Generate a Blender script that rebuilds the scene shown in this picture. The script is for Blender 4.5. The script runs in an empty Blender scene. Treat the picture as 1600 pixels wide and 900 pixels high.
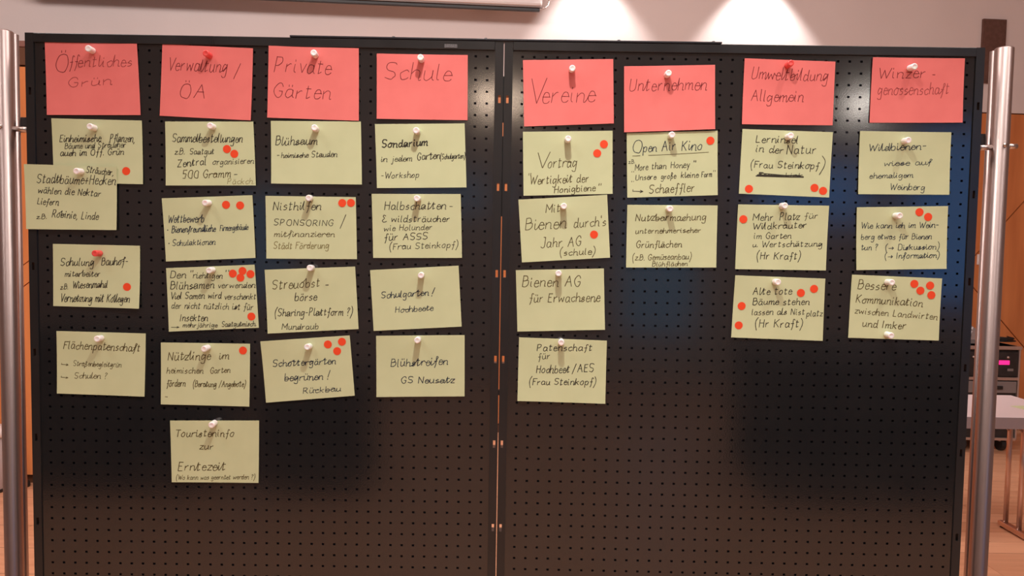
import bpy, bmesh, math, random
from mathutils import Vector, Matrix
random.seed(11)
S = bpy.context.scene
COL = S.collection

# ------------------------------------------------------------------ camera
CAM = Vector((0.0227, -1.2741, 1.45))
YAW, PIT, ROL, FOLD, FPX = -0.0027, 0.0554, 0.0165, 0.0084, 1200.0
fw = Vector((math.sin(YAW)*math.cos(PIT), math.cos(YAW)*math.cos(PIT), -math.sin(PIT)))
rt = Vector((math.cos(YAW), -math.sin(YAW), 0)); up = rt.cross(fw)
r2 = math.cos(ROL)*rt + math.sin(ROL)*up
u2 = -math.sin(ROL)*rt + math.cos(ROL)*up
cd = bpy.data.cameras.new('camera'); cam = bpy.data.objects.new('camera', cd); COL.objects.link(cam)
cd.sensor_width = 36.0; cd.lens = FPX/1600*36; cd.clip_start = .05; cd.clip_end = 60
mw = Matrix((r2, u2, -fw)).transposed().to_4x4(); mw.translation = CAM
cam.matrix_world = mw
S.camera = cam

# ------------------------------------------------------------------ world, lights, exposure
w = bpy.data.worlds.new('world'); S.world = w; w.use_nodes = True
w.node_tree.nodes['Background'].inputs[0].default_value = (.9, .62, .5, 1)
w.node_tree.nodes['Background'].inputs[1].default_value = .15
S.view_settings.view_transform = 'Standard'; S.view_settings.look = 'None'
S.view_settings.exposure = 0.0; S.view_settings.gamma = 1.0; S.view_settings.use_curve_mapping = False

def light(name, kind, loc, power, color, size=.05, target=None, spot=None, blend=.5, size_y=None):
    d = bpy.data.lights.new(name, kind); o = bpy.data.objects.new(name, d); COL.objects.link(o)
    d.energy = power; d.color = color; o.location = loc
    if kind == 'AREA':
        d.shape = 'RECTANGLE'; d.size = size; d.size_y = size_y or size
    else:
        d.shadow_soft_size = size
    if spot: d.spot_size = math.radians(spot); d.spot_blend = blend
    if target is not None:
        v = Vector(target) - Vector(loc)
        o.rotation_euler = v.to_track_quat('-Z', 'Y').to_euler()
    return o
WARM = (1.0, .80, .68)
for lx in (-2.4, .2, 2.8):
    for ly in (-1.7, -3.9):
        light('hall_ceiling_light', 'AREA', (lx, ly, 4.5), 27, (1.0, .95, .92), .7, size_y=.7)
light('rear_wall_fill', 'AREA', (-1.0, .35, 4.5), 250, (1.0, .88, .84), 6.0, size_y=1.2, target=(-.8, 3.2, 1.2))  # added fill light that brightens the far wall, no known fixture
light('ceiling_spot', 'SPOT', (0.04, -.556, 2.57), 52, (1.0, .95, .88), .009, (0.02, -.44, 1.0), 108, 1.0)
light('ceiling_spot_right', 'SPOT', (1.25, -.9, 4.2), 120, (1.0, .92, .84), .035, (.75, 0, 1.4), 30, .8)
light('wall_washer', 'SPOT', (.60, 4.38, 3.86), 95, (1.0, .93, .90), .03, (.60, 4.40, 2.4), 76, .45)
light('wall_washer', 'SPOT', (1.90, 4.50, 3.87), 110, (1.0, .93, .90), .03, (1.90, 4.52, 2.4), 76, .35)
light('far_wall_lamp', 'POINT', (2.7, -5.0, 2.62), 9, (1.0, .9, .8), .075)
light('far_wall_lamp', 'POINT', (-.12, -5.0, 2.62), 9, (1.0, .75, .55), .07)

# ------------------------------------------------------------------ helpers
def ray(px, py):
    return (fw + r2*((px-800)/FPX) - u2*((py-450)/FPX))
def at(px, py, Y):
    d = ray(px, py); t = (Y - CAM.y)/d.y
    return CAM + d*t
def at_plane(px, py, p0, n):
    d = ray(px, py); t = (p0-CAM).dot(n)/d.dot(n)
    return CAM + d*t
ROT = {-1: FOLD, 1: -FOLD}                       # rotation about z of each panel
def Rz(a): return Matrix.Rotation(a, 3, 'Z')
def to_panel(px, py, side, Y=0.0):
    """point of the panel (local X, Y, Z) under a pixel, at offset Y from its sheet"""
    a = ROT[side]; n = Rz(a) @ Vector((0, 1, 0))
    p = at_plane(px, py, n*Y, n)
    return Rz(-a) @ p

def link(name, mesh, parent=None):
    o = bpy.data.objects.new(name, mesh); COL.objects.link(o)
    if parent is not None: o.parent = parent
    return o
def obj(name, bm, mat, parent=None, smooth=False):
    me = bpy.data.meshes.new(name)
    bmesh.ops.recalc_face_normals(bm, faces=bm.faces) if len(bm.faces) else None
    bm.to_mesh(me); bm.free()
    me.materials.append(mat)
    if smooth:
        for p in me.polygons: p.use_smooth = True
    return link(name, me, parent)
def thing(name, label, cat, loc=(0, 0, 0), rz=0.0, group=None):
    o = bpy.data.objects.new(name, None); COL.objects.link(o); o.empty_display_size = .05
    o.location = loc; o.rotation_euler = (0, 0, rz)
    o['label'] = label; o['category'] = cat
    if group: o['group'] = group
    return o
def tag(o, label, cat, group=None):
    o['label'] = label; o['category'] = cat
    if group: o['group'] = group
    return o
def struct(o): o['kind'] = 'structure'; return o
def box(bm, x0, x1, y0, y1, z0, z1, bev=0.0):
    r = bmesh.ops.create_cube(bm, size=1.0)
    vs = r['verts']
    bmesh.ops.scale(bm, verts=vs, vec=(x1-x0, y1-y0, z1-z0))
    bmesh.ops.translate(bm, verts=vs, vec=((x0+x1)/2, (y0+y1)/2, (z0+z1)/2))
    if bev > 0:
        es = list({e for v in vs for e in v.link_edges})
        bmesh.ops.bevel(bm, geom=es, offset=bev, segments=2, affect='EDGES', profile=.5)
def tube(bm, a, b, r, seg=20, cap=True, ra=None):
    a = Vector(a); b = Vector(b); d = b-a
    q = d.to_track_quat('Z', 'Y').to_matrix().to_4x4(); q.translation = (a+b)/2
    bmesh.ops.create_cone(bm, cap_ends=cap, segments=seg, radius1=ra or r, radius2=r, depth=d.length, matrix=q)
def lathe(bm, prof, seg=20):
    """profile of (radius, height) about z"""
    rings = []
    for r, z in prof:
        if r < 1e-6: rings.append([bm.verts.new((0, 0, z))])
        else: rings.append([bm.verts.new((r*math.cos(2*math.pi*i/seg), r*math.sin(2*math.pi*i/seg), z)) for i in range(seg)])
    for A, B in zip(rings, rings[1:]):
        for i in range(seg):
            j = (i+1) % seg
            if len(A) == 1: bm.faces.new((A[0], B[i], B[j]))
            elif len(B) == 1: bm.faces.new((A[i], B[0], A[j]))
            else: bm.faces.new((A[i], B[i], B[j], A[j]))
def poly_prism(bm, pts, off):
    """extrude a planar polygon (Vectors) by vector off"""
    a = [bm.verts.new(p) for p in pts]; b = [bm.verts.new(p+off) for p in pts]
    bm.faces.new(a); bm.faces.new(b[::-1])
    for i in range(len(a)):
        j = (i+1) % len(a); bm.faces.new((a[i], a[j], b[j], b[i]))

# ------------------------------------------------------------------ materials
def mat(name, col, rough=.5, metal=0.0, spec=.5, emit=None, estr=0.0, trans=0.0, aniso=0.0, sss=0.0):
    m = bpy.data.materials.new(name); m.use_nodes = True
    b = m.node_tree.nodes['Principled BSDF']
    b.inputs['Base Color'].default_value = (*col, 1); b.inputs['Roughness'].default_value = rough
    b.inputs['Metallic'].default_value = metal; b.inputs['Specular IOR Level'].default_value = spec
    if emit: b.inputs['Emission Color'].default_value = (*emit, 1); b.inputs['Emission Strength'].default_value = estr
    if trans: b.inputs['Transmission Weight'].default_value = trans
    if aniso: b.inputs['Anisotropic'].default_value = aniso
    if sss: b.inputs['Subsurface Weight'].default_value = sss; b.inputs['Subsurface Scale'].default_value = .004
    return m
def noise_mix(m, c1, c2, scale=(8, 8, 8), detail=4, lo=.35, hi=.65, bump=0.0, bscale=200, bdist=.0005, coord='Object', rough=None):
    nt = m.node_tree; N = nt.nodes; L = nt.links; b = N['Principled BSDF']
    tc = N.new('ShaderNodeTexCoord'); mp = N.new('ShaderNodeMapping'); mp.inputs['Scale'].default_value = scale
    L.new(tc.outputs[coord], mp.inputs['Vector'])
    nz = N.new('ShaderNodeTexNoise'); nz.inputs['Scale'].default_value = 1; nz.inputs['Detail'].default_value = detail
    L.new(mp.outputs[0], nz.inputs['Vector'])
    rp = N.new('ShaderNodeValToRGB'); rp.color_ramp.elements[0].position = lo; rp.color_ramp.elements[1].position = hi
    rp.color_ramp.elements[0].color = (*c1, 1); rp.color_ramp.elements[1].color = (*c2, 1)
    L.new(nz.outputs['Fac'], rp.inputs['Fac']); L.new(rp.outputs['Color'], b.inputs['Base Color'])
    if rough:
        mr = N.new('ShaderNodeMapRange'); mr.inputs['To Min'].default_value = rough[0]; mr.inputs['To Max'].default_value = rough[1]
        L.new(nz.outputs['Fac'], mr.inputs['Value']); L.new(mr.outputs[0], b.inputs['Roughness'])
    if bump:
        n2 = N.new('ShaderNodeTexNoise'); n2.inputs['Scale'].default_value = bscale; n2.inputs['Detail'].default_value = 2
        L.new(tc.outputs[coord], n2.inputs['Vector'])
        bp = N.new('ShaderNodeBump'); bp.inputs['Strength'].default_value = bump; bp.inputs['Distance'].default_value = bdist
        L.new(n2.outputs['Fac'], bp.inputs['Height']); L.new(bp.outputs[0], b.inputs['Normal'])
    return m

M = {}
M['lacquer'] = noise_mix(mat('dark_lacquered_steel', (.02, .02, .022), .2, 0, 1.0), (.0105, .0112, .0130), (.0130, .0134, .0150),
                         (9, 9, 9), 3, .3, .7, bump=.12, bscale=420, bdist=.0003, rough=(.08, .15))
M['lacquer_frame'] = noise_mix(mat('dark_lacquered_frame', (.02, .02, .022), .3, 0, .6), (.0105, .0110, .0125), (.016, .016, .0175),
                         (14, 14, 5), 3, .3, .7, bump=.1, bscale=300, bdist=.0004, rough=(.22, .38))
M['inner'] = mat('panel_interior', (.014, .013, .026), .5)
M['cap'] = mat('black_cap_bar', (.012, .012, .018), .4)
M['black'] = mat('black_plastic', (.012, .012, .013), .45)
M['steel'] = mat('brushed_steel', (.37, .295, .28), .36, 1.0, .5)
M['bolt'] = mat('bright_steel', (.62, .54, .5), .3, 1.0)
M['red'] = noise_mix(mat('red_card', (.8, .12, .11), .8, 0, .2), (.79, .190, .178), (.85, .215, .20), (16, 16, 16), 3, .35, .65, bump=.15, bscale=900, bdist=.0002)
M['green'] = noise_mix(mat('green_card', (.6, .6, .3), .8, 0, .2), (.57, .61, .365), (.61, .65, .395), (16, 16, 16), 3, .35, .65, bump=.15, bscale=900, bdist=.0002)
M['dot'] = mat('orange_dot', (.86, .075, .022), .6, 0, .3)
M['ink'] = mat('black_ink', (.035, .032, .022), .6, 0, .3)
M['ink_blue'] = mat('blue_black_ink', (.022, .034, .050), .6, 0, .3)
M['ink_brown'] = mat('brown_ink', (.085, .065, .022), .6, 0, .3)
M['ink_faded'] = mat('faded_ink', (.24, .21, .085), .7, 0, .3)
M['ink_red'] = mat('marker_on_red', (.20, .020, .024), .7, 0, .3)
M['ink_redf'] = mat('faded_marker_on_red', (.34, .05, .050), .7, 0, .3)
M['pin_white'] = mat('white_translucent_plastic', (.95, .90, .89), .25, 0, .5, sss=.2)
M['pin_red'] = mat('red_translucent_plastic', (.80, .085, .08), .25, 0, .5, sss=.25)
M['grey_label'] = noise_mix(mat('grey_label', (.12, .11, .12), .5), (.04, .04, .045), (.18, .165, .17), (900, 10, 700), 2, .4, .6)
M['plaster'] = noise_mix(mat('pinkish_white_plaster', (.8, .7, .68), .9, 0, .2), (.74, .66, .64), (.78, .70, .68), (1.2, 1.2, 1.2), 3, .3, .7, bump=.2, bscale=60, bdist=.002)
M['plaster_back'] = mat('hall_plaster', (.50, .44, .41), .9)
M['ceiling'] = mat('ceiling_paint', (.78, .70, .64), .9)
def wood(name, c1, c2, scale, rough=.4, bump=.05):
    m = mat(name, c1, rough, 0, .4); return noise_mix(m, c1, c2, scale, 6, .3, .7, bump=bump, bscale=90, bdist=.001)
M['wood'] = wood('orange_beech_veneer', (.56, .185, .060), (.74, .275, .095), (9, 9, 1.1))
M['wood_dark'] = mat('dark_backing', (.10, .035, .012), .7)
M['wood_trim'] = mat('brown_trim', (.20, .085, .065), .6)
M['brown'] = noise_mix(mat('dark_brown_cloth', (.12, .06, .045), .8), (.115, .055, .040), (.145, .072, .055), (30, 30, 30), 3)
M['table'] = mat('grey_white_laminate', (.74, .64, .66), .5)
M['table_edge'] = mat('grey_table_edge', (.24, .185, .19), .5)
M['tube'] = mat('satin_chrome', (.66, .50, .44), .3, 1.0)
M['case_alu'] = mat('flight_case_aluminium', (.60, .50, .46), .35, .8)
M['case_black'] = noise_mix(mat('flight_case_black', (.02, .018, .018), .5), (.015, .013, .013), (.028, .024, .024), (20, 20, 20), 3)
M['case_grey'] = mat('drawer_grey', (.22, .19, .185), .5)
M['led'] = mat('magenta_display', (.6, .02, .15), .4, emit=(1, .02, .22), estr=1.3)
M['whiteplastic'] = mat('white_plastic', (.80, .76, .76), .45)
M['bin'] = mat('grey_bin', (.46, .40, .40), .5)
M['window_glow'] = mat('evening_window', (.05, .08, .12), .3, emit=(.10, .34, .85), estr=1.45)
M['window_dim'] = mat('evening_window_dim', (.03, .05, .07), .3, emit=(.12, .30, .50), estr=1.0)
M['refl_dark'] = mat('reflection_dark', (.035, .035, .032), .9)  # black of the added blocks that darken the lacquer reflections
# floor: boards tinted per plank
def floor_mat():
    m = mat('parquet', (.5, .25, .12), .30, 0, .5); nt = m.node_tree; N = nt.nodes; L = nt.links; b = N['Principled BSDF']
    gi = N.new('ShaderNodeObjectInfo'); tc = N.new('ShaderNodeTexCoord'); mp = N.new('ShaderNodeMapping'); mp.inputs['Scale'].default_value = (1.2, 18, 4)
    L.new(tc.outputs['Object'], mp.inputs['Vector'])
    nz = N.new('ShaderNodeTexNoise'); nz.inputs['Scale'].default_value = 1.5; nz.inputs['Detail'].default_value = 5
    L.new(mp.outputs[0], nz.inputs['Vector'])
    wn = N.new('ShaderNodeTexWhiteNoise'); wn.noise_dimensions = '1D'; L.new(gi.outputs['Random'], wn.inputs['W'])
    ad = N.new('ShaderNodeMath'); ad.operation = 'MULTIPLY_ADD'; ad.inputs[1].default_value = .45; L.new(wn.outputs['Value'], ad.inputs[0]); L.new(nz.outputs['Fac'], ad.inputs[2])
    rp = N.new('ShaderNodeValToRGB'); e = rp.color_ramp.elements; e[0].position = .35; e[0].color = (.56, .27, .15, 1); e[1].position = 1.05; e[1].color = (.78, .43, .26, 1)
    L.new(ad.outputs[0], rp.inputs['Fac']); L.new(rp.outputs[0], b.inputs['Base Color'])
    return m
M['floor'] = floor_mat()

# ------------------------------------------------------------------ the hall
ROOM_X0, ROOM_X1, ROOM_Y0, ROOM_H = -6.2, 7.2, -7.0, 4.6
WS = .09                                            # the far wall recedes slightly to the right
def wall_y(x): return 5.00 + (x-4.08)*WS            # front of the far wall
wn_ = Vector((-WS, 1, 0)).normalized(); wp0 = Vector((4.08, 5.0, 0)); wdir = Vector((1, WS, 0)).normalized()
def on_wall(px, py, off=0.0):
    return at_plane(px, py, wp0 + wn_*off, wn_)

bm = bmesh.new(); box(bm, ROOM_X0-.1, ROOM_X1+.1, ROOM_Y0-.1, 5.6, -.12, -.008)
fl = struct(obj('floor', bm, M['wood_dark']))
# planks that show in the photograph are pieces of their own; elsewhere one joined part
pw, pl = .14, 1.3
planks = {}
def plank_mesh(l):
    k = round(l, 3)
    if k not in planks:
        b = bmesh.new(); box(b, 0, l-.002, 0, pw-.002, -.008, 0, .0007); me = bpy.data.meshes.new('floor_plank'); b.to_mesh(me); b.free(); me.materials.append(M['floor']); planks[k] = me
    return planks[k]
def seen(x, y):
    for X in (x, x+pl/2, x+pl):
        v = Vector((X, y, 0)) - CAM
        d = v.dot(fw)
        if d < .5: continue
        px = 800+FPX*v.dot(r2)/d; py = 450-FPX*v.dot(u2)/d
        if (1495 < px < 1650 or -50 < px < 70) and 640 < py < 960: return True
    return False
rest = bmesh.new()
y = ROOM_Y0; row = 0
while y < 5.45:
    x = ROOM_X0 - (row*.37 % pl)
    while x < ROOM_X1:
        if y > 1.6 and seen(x, y):
            o = link('floor_plank', plank_mesh(pl), fl); o.location = (x, y, 0)
        else:
            vs = [rest.verts.new(p) for p in ((x, y, 0), (x+pl-.002, y, 0), (x+pl-.002, y+pw-.002, 0), (x, y+pw-.002, 0))]; rest.faces.new(vs)
        x += pl
    y += pw; row += 1
o = obj('floor_planks', rest, M['floor'], fl); o['kind'] = 'stuff'

bm = bmesh.new(); box(bm, ROOM_X0-.1, ROOM_X1+.1, ROOM_Y0-.1, 5.6, ROOM_H, ROOM_H+.1); struct(obj('ceiling', bm, M['ceiling']))
bm = bmesh.new(); box(bm, ROOM_X0-.1, ROOM_X0, ROOM_Y0-.1, 5.6, 0, ROOM_H); struct(obj('wall_left', bm, M['plaster_back']))
bm = bmesh.new(); box(bm, ROOM_X1, ROOM_X1+.1, ROOM_Y0-.1, 5.6, 0, ROOM_H); struct(obj('wall_right', bm, M['plaster_back']))
bm = bmesh.new(); box(bm, ROOM_X0, ROOM_X1, ROOM_Y0-.1, ROOM_Y0, 0, ROOM_H); struct(obj('wall_front', bm, M['plaster_back']))
# far wall behind the boards
ZB = 2.58
bm = bmesh.new()
pA = Vector((ROOM_X0, wall_y(ROOM_X0), 0)); pB = Vector((ROOM_X1, wall_y(ROOM_X1), 0)); T = wn_*.12
poly_prism(bm, [pA+Vector((0, 0, ZB)), pB+Vector((0, 0, ZB)), pB+Vector((0, 0, ROOM_H)), pA+Vector((0, 0, ROOM_H))], T)
wb = struct(obj('wall_back', bm, M['plaster']))
bm = bmesh.new()
poly_prism(bm, [pA+wn_*.03, pB+wn_*.03, pB+Vector((0, 0, ZB))+wn_*.03, pA+Vector((0, 0, ZB))+wn_*.03], wn_*.09)
obj('cladding_backing', bm, M['wood_dark'], wb)
# cladding boards with slanting joints (as the photograph shows right of the stand)
def clad(pts):
    b = bmesh.new(); c = sum(pts, Vector())/len(pts)
    q = [c+(p-c)*(1-.008/max(.05, (p-c).length)) for p in pts]
    poly_prism(b, q, wn_*.028); return obj('wood_panel', b, M['wood'], wb)
def W(px, py): return on_wall(px, py)
def WX(x, z): return Vector((x, wall_y(x), z))
apex = W(1500, 425); a2 = W(1640, 271); b2 = W(1640, 590)
def up_to(p, z): return Vector((p.x, p.y, z))
clad([up_to(apex, ZB-.004), up_to(a2, ZB-.004), a2, apex])
clad([apex, a2, b2])
clad([apex, b2, up_to(b2, .06), up_to(apex, .06)])
clad([up_to(a2, ZB-.004), WX(ROOM_X1-.05, ZB-.004), WX(ROOM_X1-.05, .06), up_to(a2, .06)])
clad([WX(2.2, ZB-.004), up_to(apex, ZB-.004), up_to(apex, .06), WX(2.2, .06)])
for i in range(8):
    x = 2.2-1.05*(i+1)
    clad([WX(x, ZB-.004), WX(x+1.05, ZB-.004), WX(x+1.05, .06), WX(x, .06)])
bm = bmesh.new(); poly_prism(bm, [WX(ROOM_X0, 0)-wn_*.012, WX(ROOM_X1, 0)-wn_*.012, WX(ROOM_X1, .06)-wn_*.012, WX(ROOM_X0, .06)-wn_*.012], wn_*.03)
struct(obj('baseboard_back', bm, M['wood_dark']))
# low timber partition at the left, nearer than the wall
YL = 3.17
tl = at(-40, 72, YL); z_top = at(40, 64, YL).z
bm = bmesh.new(); box(bm, -5.0, -1.55, YL+.024, YL+.22, 0, z_top-.03)
part_ = obj('wall_partition', bm, M['wood_dark']); struct(part_)
bm = bmesh.new(); box(bm, -5.02, -1.53, YL-.01, YL+.24, z_top-.035, z_top, .004); struct(obj('trim_1', bm, M['wood_trim']))
bm = bmesh.new(); box(bm, -5.0, -1.55, YL-.004, YL+.02, z_top-.135, z_top-.037); obj('dark_board', bm, M['wood_dark'], part_)  # dark strip just below the top trim
def pclad(pts):
    b = bmesh.new(); c = sum(pts, Vector())/len(pts)
    q = [c+(p-c)*(1-.006/max(.05, (p-c).length)) for p in pts]
    poly_prism(b, q, Vector((0, .022, 0))); return obj('wood_panel', b, M['wood'], part_)
zt = z_top-.14; XL, XM, XR = -4.2, at(36, 420, YL).x-.0, -1.56
def L(px, py): return at(px, py, YL)
l1a, l1b = L(0, 442), L(120, 352); l2a, l2b = L(0, 474), L(120, 384)
for lo, hi in (((.05, .05), (l2a.z, l2b.z)), ((l2a.z, l2b.z), (l1a.z, l1b.z)), ((l1a.z, l1b.z), (zt, zt))):
    x0, x1 = l1a.x, l1b.x
    pclad([Vector((x0, YL, lo[0])), Vector((x1, YL, lo[1])), Vector((x1, YL, hi[1])), Vector((x0, YL, hi[0]))])
pclad([Vector((-5, YL, .05)), Vector((l1a.x, YL, .05)), Vector((l1a.x, YL, zt)), Vector((-5, YL, zt))])
pclad([Vector((l1b.x, YL, .05)), Vector((XR, YL, .05)), Vector((XR, YL, zt)), Vector((l1b.x, YL, zt))])
# windows of the hall behind the photographer (they show only as reflections in the lacquer)
def mirror(px, py, y):                               # point at depth y that the flat sheet mirrors at a pixel
    d = ray(px, py); n = CAM.y*-1 - y
    t = n/d.y; return Vector((CAM.x+d.x*t, y, CAM.z+d.z*t))
wi = 1
for (xa, xb, ya, yb, key) in ((1405, 1560, 205, 470, 'window_glow'), (1165, 1330, 258, 345, 'window_glow'), (960, 1060, 290, 520, 'window_dim'),
                              (640, 775, 275, 330, 'window_dim'), (395, 470, 300, 460, 'window_dim')):
    a = mirror(xa, ya, ROOM_Y0+.02); b_ = mirror(xb, yb, ROOM_Y0+.02)
    bm = bmesh.new(); box(bm, a.x-.06, b_.x+.06, ROOM_Y0+.001, ROOM_Y0+.05, b_.z-.06, a.z+.06)
    wn2 = struct(obj('window_%d' % wi, bm, M['whiteplastic'])); wi += 1
    bm = bmesh.new(); box(bm, a.x, (a.x+b_.x)/2-.02, ROOM_Y0+.05, ROOM_Y0+.056, b_.z, a.z); obj('pane', bm, M[key], wn2)
    bm = bmesh.new(); box(bm, (a.x+b_.x)/2+.02, b_.x, ROOM_Y0+.05, ROOM_Y0+.056, b_.z, a.z); obj('pane', bm, M[key], wn2)

# ------------------------------------------------------------------ perforated board panels
P = .019; XO, FWD = .0290, .0138                      # hole pitch, first hole from the seam, frame width
XW = .7790; GAP = .0007; ZTOP = 1.7822; ZBOT = .66; ROW1 = 1.7575; NROW = 56; NCOL = 39
YF, YB = -.0022, .0160                                # frame front and back (sheet front at 0)
slot_z = [to_panel(787, yy, -1).z for yy in (155.5, 293.5, 427, 559.5, 690, 824)]
dz = (slot_z[0]-slot_z[-1])/5
slot_z = [slot_z[0]-dz*i for i in range(8)]
slot_z = [z for z in slot_z if z > ZBOT+.03]
def make_panel(side, label):
    root = thing('display_panel', label, 'display board', (0, 0, ZBOT), ROT[side], 'perforated display panels joined side by side')
    def X(x): return x*side
    def bx(bm, xa, xb, ya, yb, za, zb, bev=0):
        box(bm, min(X(xa), X(xb)), max(X(xa), X(xb)), ya, yb, za-ZBOT, zb-ZBOT, bev)
    # sheet with real square holes
    bm = bmesh.new(); hs = .0020; dep = .0012
    xin, xout = GAP+FWD-.0006, XW-FWD+.0006
    xo = .0272 if side < 0 else .0304
    def q(pts, y=None):
        bm.faces.new([bm.verts.new((X(a), yy, c-ZBOT)) for a, yy, c in pts])
    xs = [xo+i*P for i in range(NCOL)]
    for j in range(NROW):
        zc = ROW1-j*P
        for xc in xs:
            a, b, c, d = xc-P/2, xc+P/2, zc-P/2, zc+P/2
            e, f, g, h = xc-hs, xc+hs, zc-hs*.88, zc+hs*.88
            q([(a, 0, c), (b, 0, c), (f, 0, g), (e, 0, g)]); q([(b, 0, c), (b, 0, d), (f, 0, h), (f, 0, g)])
            q([(b, 0, d), (a, 0, d), (e, 0, h), (f, 0, h)]); q([(a, 0, d), (a, 0, c), (e, 0, g), (e, 0, h)])
            for (m, n), (o_, p_) in (((e, g), (f, g)), ((f, g), (f, h)), ((f, h), (e, h)), ((e, h), (e, g))):
                q([(m, 0, n), (o_, 0, p_), (o_, dep, p_), (m, dep, n)])
    xa, xb = xs[0]-P/2, xs[-1]+P/2; za, zb = ROW1-(NROW-1)*P-P/2, ROW1+P/2
    q([(xin, 0, ZBOT+.01), (xa, 0, ZBOT+.01), (xa, 0, ZTOP-.01), (xin, 0, ZTOP-.01)])
    q([(xb, 0, ZBOT+.01), (xout, 0, ZBOT+.01), (xout, 0, ZTOP-.01), (xb, 0, ZTOP-.01)])
    q([(xa, 0, zb), (xb, 0, zb), (xb, 0, ZTOP-.01), (xa, 0, ZTOP-.01)])
    q([(xa, 0, ZBOT+.01), (xb, 0, ZBOT+.01), (xb, 0, za), (xa, 0, za)])
    bmesh.ops.remove_doubles(bm, verts=bm.verts, dist=1e-5)
    obj('perforated_sheet', bm, M['lacquer'], root)
    bm = bmesh.new(); bx(bm, xin, xout, .0045, .0060, ZBOT+.01, ZTOP-.01); obj('rear_sheet', bm, M['inner'], root)
    # uprights with through slots
    def upright(x0, x1, name):
        bm = bmesh.new(); z = ZBOT; sc = (x0+x1)/2; sw = .0021; sh = .0062
        if name == 'inner_upright': sc = GAP+.0058
        for s in sorted(slot_z):
            bx(bm, x0, x1, YF, YB, z, s-sh)
            bx(bm, x0, sc-sw, YF, YB, s-sh, s+sh); bx(bm, sc+sw, x1, YF, YB, s-sh, s+sh)
            z = s+sh
        bx(bm, x0, x1, YF, YB, z, ZTOP)
        bmesh.ops.remove_doubles(bm, verts=bm.verts, dist=1e-6)
        obj('upright', bm, M['lacquer_frame'], root)
    upright(GAP, GAP+FWD, 'inner_upright'); upright(XW-FWD, XW, 'outer_upright')
    bm = bmesh.new(); bx(bm, GAP+FWD+.0002, XW-FWD-.0002, YF-.0009, YB, ZTOP-.0150, ZTOP-.0002, .0009); obj('top_rail', bm, M['lacquer_frame'], root)
    bm = bmesh.new(); bx(bm, GAP+FWD+.0002, XW-FWD-.0002, YF-.0009, YB, ZBOT, ZBOT+.015, .0009); obj('bottom_rail', bm, M['lacquer_frame'], root)
    return root
pan_l = make_panel(-1, 'dark lacquered perforated steel panel on the left, under the card reading Schule')
pan_r = make_panel(1, 'dark lacquered perforated steel panel on the right, under the card reading Vereine')
# maker's plate on the left top rail
a = to_panel(694.5, 69.2, -1, YF); b_ = to_panel(714.5, 75.2, -1, YF)
bm = bmesh.new(); box(bm, a.x, b_.x, YF-.0016, YF-.0008, b_.z-ZBOT, a.z-ZBOT, .0002)
o = obj('maker_plate', bm, M['grey_label'], pan_l); o['label'] = 'small grey plate with embossed lettering'
# small joining piece seen in the seam and the thin strip closing it
bm = bmesh.new(); z1 = to_panel(787, 195, -1).z; z0 = to_panel(787, 335, -1).z
box(bm, -.0007, .0007, .006, .014, to_panel(787, 338, -1).z-ZBOT, to_panel(787, 212, -1).z-ZBOT)
obj('joining_strip', bm, M['black'], pan_l); bm = bmesh.new()
box(bm, -.0007, .0007, .006, .014, to_panel(787, 190, -1).z-ZBOT, to_panel(787, 118, -1).z-ZBOT)
obj('joining_strip', bm, M['black'], pan_l); bm = bmesh.new()
zz = to_panel(777, 614, -1).z-ZBOT; box(bm, -.0012, .0012, .001, .012, zz-.004, zz+.004)
obj('joining_clip', bm, M['black'], pan_l)
# cap bar that couples the two panels from above
cap = thing('coupling_bar', 'thin black bar lying along the top of both panels', 'bar', (0, 0, ZTOP))
for side, px in ((-1, 453), (1, 1128)):
    p = to_panel(px, 60, side, YF); bm = bmesh.new()
    x0, x1 = sorted((0, p.x)); box(bm, x0, x1, YF-.002, .017, .0001, .0030, .0004)
    o = obj('bar_half', bm, M['cap'], cap); o.rotation_euler = (0, 0, ROT[side])
for px, side in ((615, -1), (759, -1), (967, 1), (1115, 1)):
    p = Rz(ROT[side]) @ to_panel(px, 60, side, .004); bm = bmesh.new()
    lathe(bm, [(0, .0062), (.0022, .0058), (.0034, .0040), (.0034, .003)], 12)
    o = obj('rivet', bm, M['cap'], cap, True); o.location = (p.x, p.y, 0)

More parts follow.
